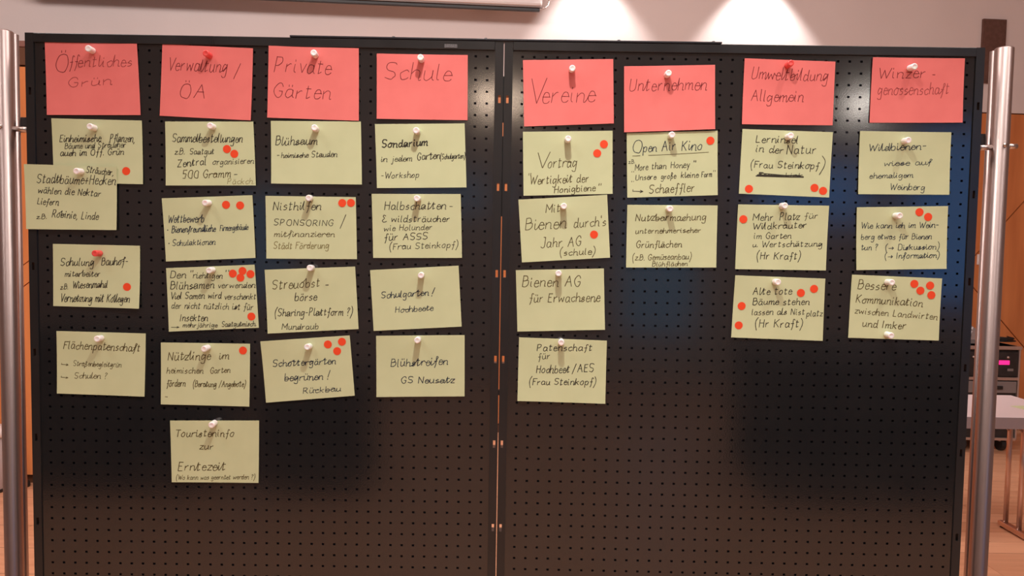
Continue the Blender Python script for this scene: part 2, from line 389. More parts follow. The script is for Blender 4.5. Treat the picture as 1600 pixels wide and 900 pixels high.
# ------------------------------------------------------------------ steel posts either side
def post(side, top_px, label):
    YP = .012
    p = at(top_px[0], top_px[1], YP)
    root = thing('steel_post', label, 'post', (p.x, YP, 0), 0, 'brushed steel posts holding the display panels')
    bm = bmesh.new(); R = .0143
    tube(bm, (0, 0, .012), (0, 0, p.z-.002), R, 48, False)
    # open tube end: rim and inner wall
    for (ra, rb, za, zb) in ((R, R-.0022, p.z-.002, p.z), (R-.0022, R-.0024, p.z, p.z-.20)):
        A = [bm.verts.new((ra*math.cos(t*math.pi/24), ra*math.sin(t*math.pi/24), za)) for t in range(48)]
        B = [bm.verts.new((rb*math.cos(t*math.pi/24), rb*math.sin(t*math.pi/24), zb)) for t in range(48)]
        for i in range(48): bm.faces.new((A[i], A[(i+1) % 48], B[(i+1) % 48], B[i]))
    bmesh.ops.remove_doubles(bm, verts=bm.verts, dist=1e-5)
    obj('tube', bm, M['steel'], root, True)
    # slim rail welded behind the tube on the panel side
    bm = bmesh.new(); rx = -side*.0039; tube(bm, (rx, .0205, .02), (rx, .0205, p.z-.001), .0066, 20); obj('mounting_rail', bm, M['steel'], root, True)
    bm = bmesh.new(); lathe(bm, [(0, .014), (.13, .012), (.14, .008), (.14, 0), (0, 0)], 40); obj('base_plate', bm, M['steel'], root, True)
    # peg that carries the panel
    zc = at(1568 if side > 0 else 4, 228.5 if side > 0 else 199, YP).z
    xi = at(1534 if side > 0 else 40, 228, 0.0).x - p.x
    bm = bmesh.new()
    tube(bm, (xi, -.0035, zc-.004), (-side*.0125, 0.0, zc-.002), .0044, 16)
    obj('carrying_peg', bm, M['bolt'], root, True)
    if side > 0:
        bm = bmesh.new(); tube(bm, (.0125, 0, zc), (.0285, 0, zc), .0044, 16); obj('carrying_peg', bm, M['bolt'], root, True)
    bm = bmesh.new(); t = 1 if side > 0 else -1
    tube(bm, (0, -.0136, zc), (0, -.0160, zc), .0034, 14); obj('screw', bm, M['bolt'], root, True)
    # black hook bracket on the back of the panel
    ya, yb = (208, 226) if side > 0 else (182, 206)
    xa = at(1532 if side > 0 else 45, 200, .02).x-p.x; xb = at(1546 if side > 0 else 25, 200, .045).x-p.x
    za = at(1540 if side > 0 else 32, ya, .035).z; zb = at(1540 if side > 0 else 32, yb, .035).z
    bm = bmesh.new(); box(bm, min(xa, xb), max(xa, xb), .028+.002, .034, zb, za, .0006)
    xx = sorted((xi, xi+side*.006)); box(bm, xx[0], xx[1], .004, .032, zc-.016, zc-.002, .0006)
    obj('hook_bracket', bm, M['black'], root)
    return root
post(-1, (6.0, 48), 'round brushed steel post at the left end of the display board')
post(1, (1569.5, 74.5), 'round brushed steel post at the right end of the display board')

# ------------------------------------------------------------------ handwriting: a single stroke alphabet
G = {
'a':(5,'48391907051424464945 54'.replace(' ','')),'b':(5,'0d0514344548290706'),'c':(4,'48391807143445'),'d':(5,'4829190705142446|4d4554'),
'e':(4,'074747391906143445'),'f':(4,'4c3d2c2511|0838'),'g':(5,'48291907051425474941201001'),'h':(5,'0d04|0729484454'),
'i':(2,'090514|0c0b'),'j':(3,'29221001|2c2b'),'k':(5,'0d04|4907|1744'),'l':(2,'0d0514'),'m':(7,'0904|07293834|3759686474'),
'n':(5,'0904|0729484454'),'o':(5,'29180705143446483929'),'p':(5,'0900|07294846341405'),'q':(5,'4829190705142446|4940'),
'r':(4,'0904|072939'),'s':(4,'3829180736352404'),'t':(4,'1c151435|0a3a'),'u':(5,'090514244649|494554'),'v':(4,'0924|2449'),
'w':(7,'0914|1438|3854|5469'),'x':(4,'0944|4904'),'y':(5,'0924|4910'),'z':(4,'0949|4904|0444'),'ß':(5,'011c2d3c3a184746 3414'.replace(' ','')),
'A':(7,'043d|3d64|1858'),'B':(6,'0d04|0d3d4b4a2909|2959563404'),'C':(6,'5b4d2d0a07243456'),'D':(6,'0d04|0d3d5b563404'),'E':(5,'0d04|0d4d|0939|0444'),
'F':(5,'0d04|0d5d|0939'),'G':(6,'5b4d2d0a0724445658|3858'),'H':(6,'0d04|5d54|0959'),'I':(2,'0d04'),'J':(5,'2d4d|4d46341405'),'K':(6,'0d04|5d08|1954'),
'L':(5,'0d04|0444'),'M':(8,'040d|0d47|477d|7d74'),'N':(6,'040d|0d54|545d'),'O':(7,'3d1c081534546 85c3d'.replace(' ','')),'P':(6,'0d04|0d3d4c4a2808'),
'R':(6,'0d04|0d3d4c4a2808|2854'),'S':(6,'5c4d1d0b194856453405'),'T':(6,'0d6d|3d34'),'U':(6,'0d061434565d'),'V':(6,'0d34|346d'),
'W':(9,'0d24|244b|4b64|649d'),'Z':(6,'0d5d|5d04|0454'),'5':(5,'4d0d|0d09|0939483634 04'.replace(' ','')),'0':(6,'3d1c0815345458 5c3d'.replace(' ','')),
'.':(1,'0504'),',':(2,'1402'),'-':(4,'0838'),'+':(5,'0747|2a24'),'(':(3,'2f0b0620'),')':(3,'0f2b2600'),'/':(5,'024e'),'!':(2,'1e06|0403'),
'?':(4,'0b1d3c3b1816|1413'),'"':(2,'0d0b|2d2b'),"'":(1,'0d0b'),'_':(2,'0402|2422'),'&':(5,'3c1d0b290614445 5'.replace(' ','')),'>':(8,'0777|5977|7755'),
'^':(8,'0a07|0777|5977|7755'),'*':(1,'0807'),' ':(3,''),
}
for k, b0 in (('ä', 'a'), ('ö', 'o'), ('ü', 'u')): G[k] = (G[b0][0], G[b0][1]+'|1c1b|3c3b')
for k, b0 in (('Ö', 'O'), ('Ä', 'A')): G[k] = (G[b0][0], G[b0][1]+'|2f2e|4f4e')
LOWER = set('abcdefghijklmnopqrstuvwxyzäöüß')
def smooth(pts, n=4):
    if len(pts) < 3: return pts
    out = []
    for i in range(len(pts)-1):
        p0 = pts[max(0, i-1)]; p1 = pts[i]; p2 = pts[i+1]; p3 = pts[min(len(pts)-1, i+2)]
        for k in range(n):
            t = k/n
            out.append(tuple(.5*((2*p1[c]) + (-p0[c]+p2[c])*t + (2*p0[c]-5*p1[c]+4*p2[c]-p3[c])*t*t + (-p0[c]+3*p1[c]-3*p2[c]+p3[c])*t**3) for c in (0, 1)))
    out.append(pts[-1]); return out
def write(text, x0, y0, x1, y1, cap, style='', slant=.16):
    """strokes in photograph pixels (x right, y down) along the base line"""
    tot = 0; pos = []
    for ch in text:
        pos.append(tot); tot += G[ch][0] + 1.5
    tot -= 1.5
    ln = math.hypot(x1-x0, y1-y0); sx = ln/max(tot, 1); sy = cap/9.0
    ex, ey = (x1-x0)/ln, (y1-y0)/ln
    res = []; prev = None
    join = .8 if 'c' in style else .25
    for ch, x in zip(text, pos):
        wch, st = G[ch]
        jy = random.uniform(-.35, .35); js = random.uniform(.93, 1.08)
        strokes = []
        for s in st.split('|'):
            if len(s) < 4: continue
            pts = [(int(s[i]), (int(s[i+1], 16)-4)*js+jy) for i in range(0, len(s)-1, 2)]
            pts = [(a+random.uniform(-.13, .13), b+random.uniform(-.14, .14)) for a, b in pts]
            strokes.append([(x+a, b) for a, b in pts])
        if ch in LOWER and prev and strokes and random.random() < join:
            a = prev; b = strokes[0][0]
            strokes.append([a, ((a[0]+b[0])/2, min(a[1], b[1])+abs(a[1]-b[1])*.35), b])
        prev = None
        if ch in LOWER and strokes:
            n = 1 if (ch in 'hkmnrudw' and len(strokes) > 1) else 0
            if ch in 'm': n = 2
            if ch == 'w': n = 3
            if ch in 'aceilstzübdhnumrwo': prev = strokes[min(n, len(strokes)-1)][-1]
        for s in strokes:
            q = []
            for a, b in smooth(s):
                u = a*sx + b*sy*slant; v = b*sy
                q.append((x0+ex*u+ey*v, y0+ey*u-ex*v))
            res.append(q)
    return res

# ------------------------------------------------------------------ cards
CT = .0004
def card(name, color, corners, lines, dots, label, group, layer=0, ink='ink', curl=None, wdt=1.2, cat='card'):
    """corners in pixels TL TR BR BL; lines = (text,x0,y0,x1,y1,cap[,style[,ink]])"""
    cx = sum(c[0] for c in corners)/4; side = -1 if cx < 780 else 1
    Y0 = -.0009 if not layer else -.0009-.0022*layer
    cs = [to_panel(px, py, side, Y0) for px, py in corners]
    ctr = sum(cs, Vector())/4
    rnd = random.Random(name+label)
    if curl is None: curl = [rnd.uniform(.0002, .0022) for _ in range(4)]
    TL, TR, BR, BL = cs
    ux = ((TR-TL)+(BR-BL))/2; vz = ((TL-BL)+(TR-BR))/2
    def uv(p):
        d = p-ctr; det = ux.x*vz.z-ux.z*vz.x
        return ((d.x*vz.z-d.z*vz.x)/det+.5, (ux.x*d.z-ux.z*d.x)/det+.5)
    def lift(u, v):                                   # towards the viewer
        u = min(max(u, 0), 1); v = min(max(v, 0), 1)
        wts = (((1-u)*v), (u*v), (u*(1-v)), ((1-u)*(1-v)))
        return sum(c*w_**2.2 for c, w_ in zip(curl, wts)) + .0006*(1-v)**2
    root_loc = Rz(ROT[side]) @ ctr
    n = 12
    bm = bmesh.new(); F = []; B = []
    for j in range(n+1):
        v = j/n
        for i in range(n+1):
            u = i/n
            p = (BL*(1-u)+BR*u)*(1-v) + (TL*(1-u)+TR*u)*v - ctr
            l = lift(u, v)
            F.append(bm.verts.new((p.x, -l-CT, p.z))); B.append(bm.verts.new((p.x, -l, p.z)))
    I = lambda i, j: j*(n+1)+i
    for j in range(n):
        for i in range(n):
            a, b, c, d = I(i, j), I(i+1, j), I(i+1, j+1), I(i, j+1)
            bm.faces.new((F[a], F[b], F[c], F[d])); bm.faces.new((B[d], B[c], B[b], B[a]))
    for i in range(n):
        for a, b in ((I(i, 0), I(i+1, 0)), (I(i+1, n), I(i, n)), (I(n, i), I(n, i+1)), (I(0, i+1), I(0, i))):
            bm.faces.new((F[b], F[a], B[a], B[b]))
    root = thing(name, label, cat, root_loc, ROT[side], group)
    obj('paper', bm, M[color], root, False)
    # ink ribbons grouped by ink colour
    bms = {}
    for Ln in lines:
        style = Ln[6] if len(Ln) > 6 else ''; k = Ln[7] if len(Ln) > 7 else ink
        if Ln[0] == '~':
            strokes = [[(Ln[1], Ln[2]), ((Ln[1]+Ln[3])/2, (Ln[2]+Ln[4])/2+.3), (Ln[3], Ln[4])]]
        else:
            strokes = write(Ln[0], *Ln[1:6], style=style)
        b = bms.setdefault(k, bmesh.new())
        hw = wdt/2*(1.55 if 'b' in style else 1)*(.8 if 't' in style else 1)*(.86 if len(Ln) > 5 and 0 < Ln[5] < 9.6 else 1)
        for s in strokes:
            if len(s) < 2: continue
            L_ = []; R_ = []
            for i, (x, y) in enumerate(s):
                xa, ya = s[max(0, i-1)]; xb, yb = s[min(len(s)-1, i+1)]
                dx, dy = xb-xa, yb-ya; m = math.hypot(dx, dy) or 1
                ww = hw*random.uniform(.85, 1.12)
                if i in (0, len(s)-1): x += (dx/m)*ww*(.6 if i else -.6); y += (dy/m)*ww*(.6 if i else -.6)
                nx, ny = -dy/m*ww, dx/m*ww
                for lst, sg in ((L_, 1), (R_, -1)):
                    p = to_panel(x+nx*sg, y+ny*sg, side, Y0); u, v = uv(p); q = p-ctr
                    lst.append(b.verts.new((q.x, -lift(u, v)-CT-.00012, q.z)))
            for i in range(len(s)-1):
                b.faces.new((L_[i], L_[i+1], R_[i+1], R_[i]))
    for k, b in bms.items():
        me = bpy.data.meshes.new('handwriting'); b.to_mesh(me); b.free(); me.materials.append(M[k])
        o = link('handwriting', me, root)
        if 'fade' in k or k.endswith('redf'): o['label'] = 'faded handwriting'
    for dxy in dots:
        p = to_panel(dxy[0], dxy[1], side, Y0); u, v = uv(p); q = p-ctr
        b = bmesh.new(); q2 = Matrix.Rotation(math.pi/2, 4, 'X'); q2.translation = (0, 0, 0)
        bmesh.ops.create_cone(b, cap_ends=True, segments=28, radius1=.0066, radius2=.0066, depth=.00016, matrix=q2)
        o = obj('dot_sticker', b, M['dot'], root); o.location = (q.x, -lift(u, v)-CT-.00034, q.z)
    return root, side, ctr, lift, uv, Y0

# magnets: one mesh kept per colour, copied
ML = .0165
def pin_mesh(colr):
    b = bmesh.new()
    lathe(b, [(0, .0002), (.0045, .0002), (.0050, .0006), (.0051, .0020), (.0051, .0080), (.0052, .0140), (.0051, .0156), (.0047, .0163), (.0034, .0165), (.0029, .0162), (0, .0162)], 28)
    bmesh.ops.rotate(b, verts=b.verts, cent=(0, 0, 0), matrix=Matrix.Rotation(math.pi/2, 3, 'X'))
    bmesh.ops.recalc_face_normals(b, faces=b.faces)
    me = bpy.data.meshes.new('pin_magnet'); b.to_mesh(me); b.free(); me.materials.append(M[colr])
    for p in me.polygons: p.use_smooth = True
    return me
PM = {'w': pin_mesh('pin_white'), 'r': pin_mesh('pin_red')}
def magnet(info, px, py, c, where):
    root, side, ctr, lift, uv, Y0 = info
    p = to_panel(px, py, side, Y0-ML-.0012); u, v = uv(p)
    y = Y0 - lift(u, v) - CT - .0001
    o = link('pin_magnet', PM[c]); loc = Rz(ROT[side]) @ Vector((p.x, y, p.z)); o.location = loc; o.rotation_euler = (random.uniform(-.06, .06), 0, ROT[side]+random.uniform(-.06, .06))
    tag(o, ('white' if c == 'w' else 'red')+' plastic pin magnet holding the '+where, 'magnet', 'pin magnets on the cards')

RED, GRN = 'red heading cards along the top', 'pale green idea cards under the headings'
CARDS = [
 # color, corners, lines, dots, magnets, label word, extra
 ('red', [(70.2,65.8),(214.5,66.6),(220.2,180),(74.8,180)], [('Ö',86.5,112.5,108,112,27,'', 'ink_red'),('ff',109,105,122,105,19),('entliches',122,104.5,207,103.5,16,'','ink_redf'),('Grün',107.5,136,175.5,132.5,14,'','ink_redf')], [], [(136.5,75.5,'w')], 'Öffentliches Grün', {}),
 ('red', [(254,69),(396,76),(392.5,188.5),(250,181)], [('Verwaltung',262.5,109.5,355,113,20),('/',366,119,375,119,17),('ÖA',280,152.5,322,154.5,21)], [], [(321.5,83.5,'r')], 'Verwaltung / ÖA', {}),
 ('red', [(420.5,72),(561,76),(561,189),(418,184)], [('Private',429,112,517,115.5,23),('Gärten',427,152,517,154.5,22)], [], [(489,83,'w')], 'Private Gärten', {}),
 ('red', [(589,84),(731,86.5),(730.5,188),(589,186)], [('Schule',601,124,705,126,26)], [], [(657,90,'w')], 'Schule', {}),
 ('red', [(817,94),(958,92.5),(959,193),(819,198)], [('V',827,162,850,161,36),('ereine',847,160.5,929,159,27)], [], [(894.5,105.5,'w')], 'Vereine', {}),
 ('red', [(975,104),(1117,101.5),(1117,202),(975,207)], [('Unternehmen',983.5,142,1104,140,19)], [], [(1045,114,'w')], 'Unternehmen', {'layer':1}),
 ('red', [(1163,91.5),(1305,96.5),(1300.5,196),(1158.5,194.5)], [('Umweltbildung',1174,123,1293,127,18),('Allgemein',1173,158,1255,158.5,17)], [], [(1235.5,99,'r')], 'Umweltbildung Allgemein', {}),
 ('red', [(1363,90),(1507,91.5),(1502.5,192),(1358,192)], [('Winzer',1372,122.5,1446,121.5,17),('-',1456,122,1461,122,12),('genossenschaft',1371,148,1482,147,17,'','ink_redf')], [], [(1429,103,'w')], 'Winzergenossenschaft', {}),
 ('green', [(81,185),(222,188.5),(224.5,288),(85,285)], [('Einheimische',94,222,158,221,11,'c'),('Pflanzen,',172,221.5,211,222,12,'c'),('Bäume und Sträucher',102,232.5,197,230,9,'c'),('auch im Öff. Grün',95,244,194,241.5,10,'c')], [(198,267.5)], [(140,198,'w')], 'Einheimische Pflanzen', {}),
 ('green', [(38,256.5),(183,260.5),(183,359.5),(42,358)], [('Sträucher,',135,269.5,178,274,10),('Stadtbäume+Hecken',58,285.5,181,289,14),('wählen die Nektar',60,301.5,158,307,10),('Liefern',59,319,92,320.5,10),('z.B.',58,342,74,342,7),('Robinie, Linde',82,339,154,343.5,11)], [], [(118.7,266.5,'w')], 'Stadtbäume + Hecken', {'layer':1,'curl':[.001,.0012,.0015,.001]}),
 ('green', [(83,381),(219,384),(219.5,482),(84,478)], [('Schulung',95,415,147,415,12,'c'),('Bauhof-',159,414,200,414,12,'c'),('mitarbeiter',102,432,157,432,9,'c'),('z.B.',95,452,107,452,8),('Wiesenmahd',114,450.5,168,449,11,'c'),('Vernetzung mit Kollegen',95,471,204,472,12,'c')], [(199.5,448.3)], [(148,396,'r')], 'Schulung Bauhofmitarbeiter', {'curl':[.0004,.0004,.0045,.0004]}),
 ('green', [(89,517),(228,521),(226.5,619.5),(90,614.5)], [('Flächenpatenschaft',100,544.5,219,549,12),('^',96,571,108,572,6,'t'),('Straßenbegleitgrün',115,571.5,190,573.5,8,'ct'),('^',96,591,108,592,6,'t'),('Schulen ?',117,591,168,591,9,'ct')], [], [(150,530,'w')], 'Flächenpatenschaft', {'ink':'ink_brown'}),
 ('green', [(258.5,190),(396,190),(400.5,290),(260,290)], [('Sammelbestellungen',269.5,222,379,222.5,13,'c'),('z.B.',273.6,241.5,289,241.5,9),('Saatgut',297,241.5,335,240.5,9,'c'),('Zentral',278,261,323,257.5,11),('organisieren',333,257,397,255.5,9),('500 Gramm',286,279,361,277,12,'','ink_brown'),('-',366,277,372,277,9),('Päckch.',356,287.5,398.5,287.5,9,'t','ink_faded')], [(355,233),(366.5,240.5)], [(327.5,196,'w')], 'Sammelbestellungen', {}),
 ('green', [(253.5,310),(394.5,305),(400,403),(260,408.5)], [('Wettbewerb',263,348,319,347,12,'c'),('*',262,363,264,363,9,'b'),('Bienenfreundliche',269,363.5,337,361.5,10,'c'),('Firmengebäude',344,361,388,358.5,9,'c'),('*',264,384,266,384,9,'b'),('Schulaktionen',270,384,337,382,9,'c')], [(353.5,320),(375.5,321)], [(320.5,316,'w')], 'Wettbewerb', {'ink':'ink_blue'}),
 ('green', [(259.7,419),(398,413.5),(404.9,512),(264.7,518)], [('Den',266.5,434.3,291,434.3,11),('"',297,433.5,300,433.5,11),('richtigen',302,434.5,348,434.7,9),('"',352,433,356,433,11),('Blühsamen',266.7,452,335,450,12),('verwenden',341,449.6,399,449.6,9),('Viel Samen wird',267,467,346,466,10),('verschenkt',351,467.6,400,467.6,9),('der nicht nützlich ist für',268.5,481.5,396,484,9.5),('Insekten',282,501.5,325,501.5,11),('>',268,513,282,513,6,'t'),('mehrjährige',286.5,511,340,511,7),('Saatgutmisch.',347,510.7,401,509,8)], [(364,427.4),(379.3,423.3),(376,433.8),(391.7,428.2),(393.2,494.4)], [(326.5,422,'w')], 'Den richtigen Blühsamen verwenden', {}),
 ('green', [(252,535),(391,537),(390,635),(252,631.5)], [('Nützlinge',263,562.5,329,562,13),('im',343,561,358,561,11),('heimischen',261,583,318,583,9),('Garten',329,583,360,582,9),('fördern',261,604,290,603,10),('(Beratung /Angebote)',302,604,384,604,9,'c'),('-',258,624,263,624,9)], [(380,547.5)], [(319,545,'w')], 'Nützlinge im heimischen Garten', {'ink':'ink_brown'}),
 ('green', [(266,657),(405,657),(404.5,754),(269,753)], [('Touristeninfo',274,682,366,682,11),('zur',312,702,334,702,10),('Erntezeit',279,735,353,734,13),('(Wo kann was geerntet werden ?)',276,749,399,748,7,'t')], [], [(329.5,664,'w')], 'Touristeninfo zur Erntezeit', {'ink':'ink_brown'}),
 ('green', [(423.5,189),(564,190),(566,288.5),(424.5,287)], [('Blühsaum',431,227,496,226,13,'c'),('-',433,247,437,247,8),('heimische',440,246.5,482,246,8,'c'),('Stauden',487,246,527,245,9,'c')], [], [(490,200,'w')], 'Blühsaum', {}),
 ('green', [(415,306),(556,308),(558,405),(417,404)], [('Nisthilfen',427,328,502,328,13),('SPONSORING',428,352,521,353,9),('/',532,354,539,354,15),('mitfinanzieren',429,370,523,370,9,'','ink_brown'),('Städt Förderung',428,389,514,388,10,'','ink_faded')], [(535,317.3),(548.5,317)], [(481,308.5,'w')], 'Nisthilfen Sponsoring', {}),
 ('green', [(414,421.5),(555,416.5),(560.5,514),(419,521)], [('Streuobst',426,452,500,447.5,14,'','ink_brown'),('-',508,450,514,450,12),('börse',461,470,495,469,12),('(Sharing-Plattform ?)',430,494,551,492,11),('Mundraub',441,515,498,514,9)], [], [(483.5,419,'w')], 'Streuobstbörse', {}),
 ('green', [(408,533),(546.5,524),(554.5,618),(416,629)], [('Schottergärten',427,573,525,568,10,'c'),('begrünen',445,595,505,593,11,'c'),('!',512,592,516,592,12),('Rückbau',474,614.5,533,611,9,'c')], [(512.5,538),(534.5,533.8),(527,548.5)], [(480,543,'w')], 'Schottergärten begrünen', {'ink':'ink_blue','curl':[.004,.0004,.0004,.0004]}),
 ('green', [(586,194),(726,193),(729,293),(589.5,294)], [('Sondarium',597,231,668,227.5,11,'b'),('in jedem',596,253,644,251.5,9,'c'),('Garten',652,250.5,688,248,11,'c'),('(Schulgarten)',688,249,727,247,8,'c'),('-Workshop',596,279,655,277,9)], [], [(650.5,203.5,'w')], 'Sondarium in jedem Garten', {}),
 ('green', [(581,303),(720,303.3),(722,403),(583.4,403)], [('Halbschatten',601,327.5,697,326.5,12),('-',702,327,708,327,9),('& wildsträucher',597.5,346.8,703,346.5,10),('wie Holunder',600,361,675.5,358.5,8.5),('für',600.7,376,622,375,11),('ASSS',630,375.5,668.5,373.6,10),('(Frau Steinkopf)',609,390,716,386.4,9.5)], [], [(652,309.7,'w')], 'Halbschatten wildsträucher', {}),
 ('green', [(578.5,422),(716.5,415),(721.5,510),(584,517)], [('Schulgarten',596,466,670,461.5,10,'c'),('!',675,462,680,462,12),('Hochbeete',618,488,677,485,9,'c')], [], [(657,430,'w')], 'Schulgarten Hochbeete', {'ink':'ink_blue'}),
 ('green', [(588,524.5),(726,523.5),(726,619),(588.5,620)], [('Blühstreifen',611,573,700,569,12,'c'),('GS Neusatz',627,598.5,710,598,10,'c')], [], [(652,532,'w')], 'Blühstreifen GS Neusatz', {'ink':'ink_blue'}),
 ('green', [(817,206),(957,204.5),(957,303),(818,306)], [('V',838,263,857,262,24),('ortrag',856,262,901,261,16),('"',824,287,827,287,16,'t'),('Wertigkeit der',828,288.5,920,284,12.5),('Honigbiene',866,301.5,930,298,10),('"',934,300,937,300,12)], [(943.5,225.5),(933,239.7)], [(887.5,217,'w')], 'Vortrag Wertigkeit der Honigbiene', {'ink':'ink_brown'}),
 ('green', [(810,312),(948.5,304.5),(953,402.5),(815.5,410)], [('Mit',853,332,875,331,13),('Bienen',821,359.5,885,356,18),("durch's",897,355.5,947,352,14),('Jahr AG',845,387,908,384,15),('(schule)',875,399,930,397.5,10)], [(928,366.5)], [(880.5,322,'w')], "Mit Bienen durch's Jahr AG", {'ink':'ink_brown'}),
 ('green', [(806,422),(943.5,419.5),(945,515),(808.5,518)], [('Bienen AG',816,448,907,447,16),('für Erwachsene',827,472,937,471,14)], [], [(873.5,427.5,'w')], 'Bienen AG für Erwachsene', {'ink':'ink_brown'}),
 ('green', [(811,527),(948,532),(945.5,630.5),(808.5,626)], [('Patenschaft',839,548,925,548,10),('für',841,562,860,560,9),('Hochbeet',838,582.5,890,582,12),('/AES',894,582,928,580.5,12),('(Frau Steinkopf)',827,601,931,601,10)], [], [(877.5,535,'w')], 'Patenschaft für Hochbeet / AES', {}),
 ('green', [(979,208),(1121,204.5),(1121,305),(980,309)], [('O',987.5,239,1004,239,19,'', 'ink_blue'),('pen',1005,237,1026,236,13,'','ink_blue'),('Air',1034,236,1056,234,15,'','ink_blue'),('Kino',1065,235,1097,234,15,'','ink_blue'),('~',988,244,1000,243.3,0,'t','ink_brown'),('~',1013,243,1107,238,0,'t','ink_brown'),('z.B.',982,256,992,255,6,'t'),('_',987,268,990,268,6),('More',992,266.5,1012,265.5,9.5),('than',1018,264.5,1041,263.5,9.5),('Honey',1048,263,1078,261.5,9.5),('"',1083,261,1085.5,261,10),('_',987,283,990,283,6),('Unsere',993,281.5,1025,280,8.5),('große',1033,280,1056,278.5,8.5),('kleine',1064,278,1091,277,8.5),('Farm',1096,277,1112,276,8.5),('"',1113.5,275,1116,275,9),('^',988,302,1006,302.5,8),('Schaeffler',1014,302,1085,299.5,13,'','ink_brown')], [(1109.7,220)], [(1050.5,210,'w')], 'Open Air Kino', {}),
 ('green', [(980,320),(1121,321),(1118.5,418),(978,418)], [('Nutzbarmachung',993,345,1103,344,11),('unternehmerischer',993,365,1095,363,8),('Grünflächen',994,387,1065,386,10),('(z.B. Gemüseanbau)',988,407,1080,405,9),('Blühflächen',1019,416.3,1074,415,7)], [], [(1047,325.5,'w')], 'Nutzbarmachung unternehmerischer Grünflächen', {'ink':'ink_brown'}),
 ('green', [(1160,201.6),(1301,206.7),(1294.7,308.7),(1154,302.7)], [('Lerninsel',1181,222.4,1247,224,11),('in der',1181,237,1224,240,11),('Natur',1229,241,1275,240,14),('(Frau Steinkopf',1172.7,262,1279,264,10.5),(')',1281,266,1289,266,18),('Frau  Link',1185,275,1254,276.8,6),('~',1181,275,1255,277,0,'b'),('~',1186,270.5,1255,276,0),('~',1183,273.5,1250,274.5,0,'b')], [(1169.7,295.3),(1272,293.7),(1285.3,298.4)], [(1235.7,212,'w')], 'Lerninsel in der Natur', {}),
 ('green', [(1152.8,319.5),(1294.7,321.5),(1289.6,422.5),(1148.4,420.5)], [('Mehr',1176,344.5,1208,344,11),('Platz',1218,344,1248.7,343.5,11),('für',1256.4,342,1278,341,9),('Wildkräuter',1176,358.5,1260,356,10),('im Garten',1178,373,1236,372.5,9),('u.',1176,386,1184,386,7),('Wertschätzung',1190,386,1284.5,384.7,9),('(Hr Kraft)',1182,405,1250.5,405,11)], [(1161,342.5)], [(1226.4,321,'w')], 'Mehr Platz für Wildkräuter', {}),
 ('green', [(1148.4,430),(1289,435.3),(1285,532.5),(1142,527)], [('Alte tote',1176,460.4,1236.7,459.4,11),('Bäume stehen',1176,476,1264.5,476,10),('lassen als Nist',1174.5,491.6,1257,491.6,9.5),('platz',1260,494,1284.5,493.6,9),('(Hr Kraft)',1179.6,511,1253.8,510.8,12)], [(1158.4,478),(1153.8,508.2),(1251,457.6),(1271.5,451.2)], [(1215.5,441,'w')], 'Alte tote Bäume stehen lassen', {}),
 ('green', [(1343,205),(1485.5,207),(1482,304.5),(1340,303.5)], [('Wildbienen-',1357,236.5,1447,233,11,'c'),('wiese auf',1381,259.5,1455,257,8.5,'c'),('ehemaligem',1358,279,1426,277,8,'c'),('Weinberg',1390,296.5,1444,297,9.5,'c')], [], [(1420,218.5,'w')], 'Wildbienenwiese auf ehemaligem Weinberg', {'ink':'ink_blue'}),
 ('green', [(1338,324),(1480.5,322),(1477.5,420),(1337,422)], [('Wie kann ich im Wein-',1345,357,1466,355.5,9,'c'),('berg etwas für Bienen',1345,374,1455,373.5,8.5,'c'),('tun ?',1345,391,1371,390,8.5,'c'),('(> Diskussion)',1383,391,1467,389,8.5,'c'),('(> Information)',1382,404,1467,402.5,8.5,'c')], [(1436,331.5),(1449.5,339)], [(1406,336.5,'w')], 'Wie kann ich im Weinberg etwas tun', {'ink':'ink_blue'}),
 ('green', [(1331,429),(1471,435),(1466,532),(1324.5,527.5)], [('Bessere',1340,451,1399,453.5,14),('Kommunikation',1337,472.5,1441,479,12.5),('zwischen Landwirten',1335,489.5,1464,499.5,9.5),('und Imker',1347,510,1415,514,11)], [(1428,443.5),(1452.5,446),(1437.5,454),(1454.5,461)], [(1393.5,441.5,'w'),(1392.5,524,'w')], 'Bessere Kommunikation', {'ink':'ink_brown'}),
]
for color, cor, lines, dots, mags, word, ex in CARDS:
    kw = dict(ex)
    if color == 'red': kw.setdefault('ink', 'ink_red'); kw['wdt'] = 1.05
    nm = 'heading_card' if color == 'red' else 'idea_card'
    lab = ('coral red heading card reading ' if color == 'red' else 'pale green card handwritten with ')+word
    if dots: lab += ', with %s orange dot%s' % ({1: 'one', 2: 'two', 3: 'three', 4: 'four', 5: 'five'}[len(dots)], '' if len(dots) == 1 else 's')
    info = card(nm, color, cor, lines, dots, lab, RED if color == 'red' else GRN, **kw)
    for i, (mx, my, mc) in enumerate(mags):
        wh = ('bottom edge' if i else 'top') if len(mags) > 1 else None
        magnet(info, mx, my, mc, ('%s of the ' % wh if wh else '') + ('red' if color == 'red' else 'green') + ' card reading ' + word)

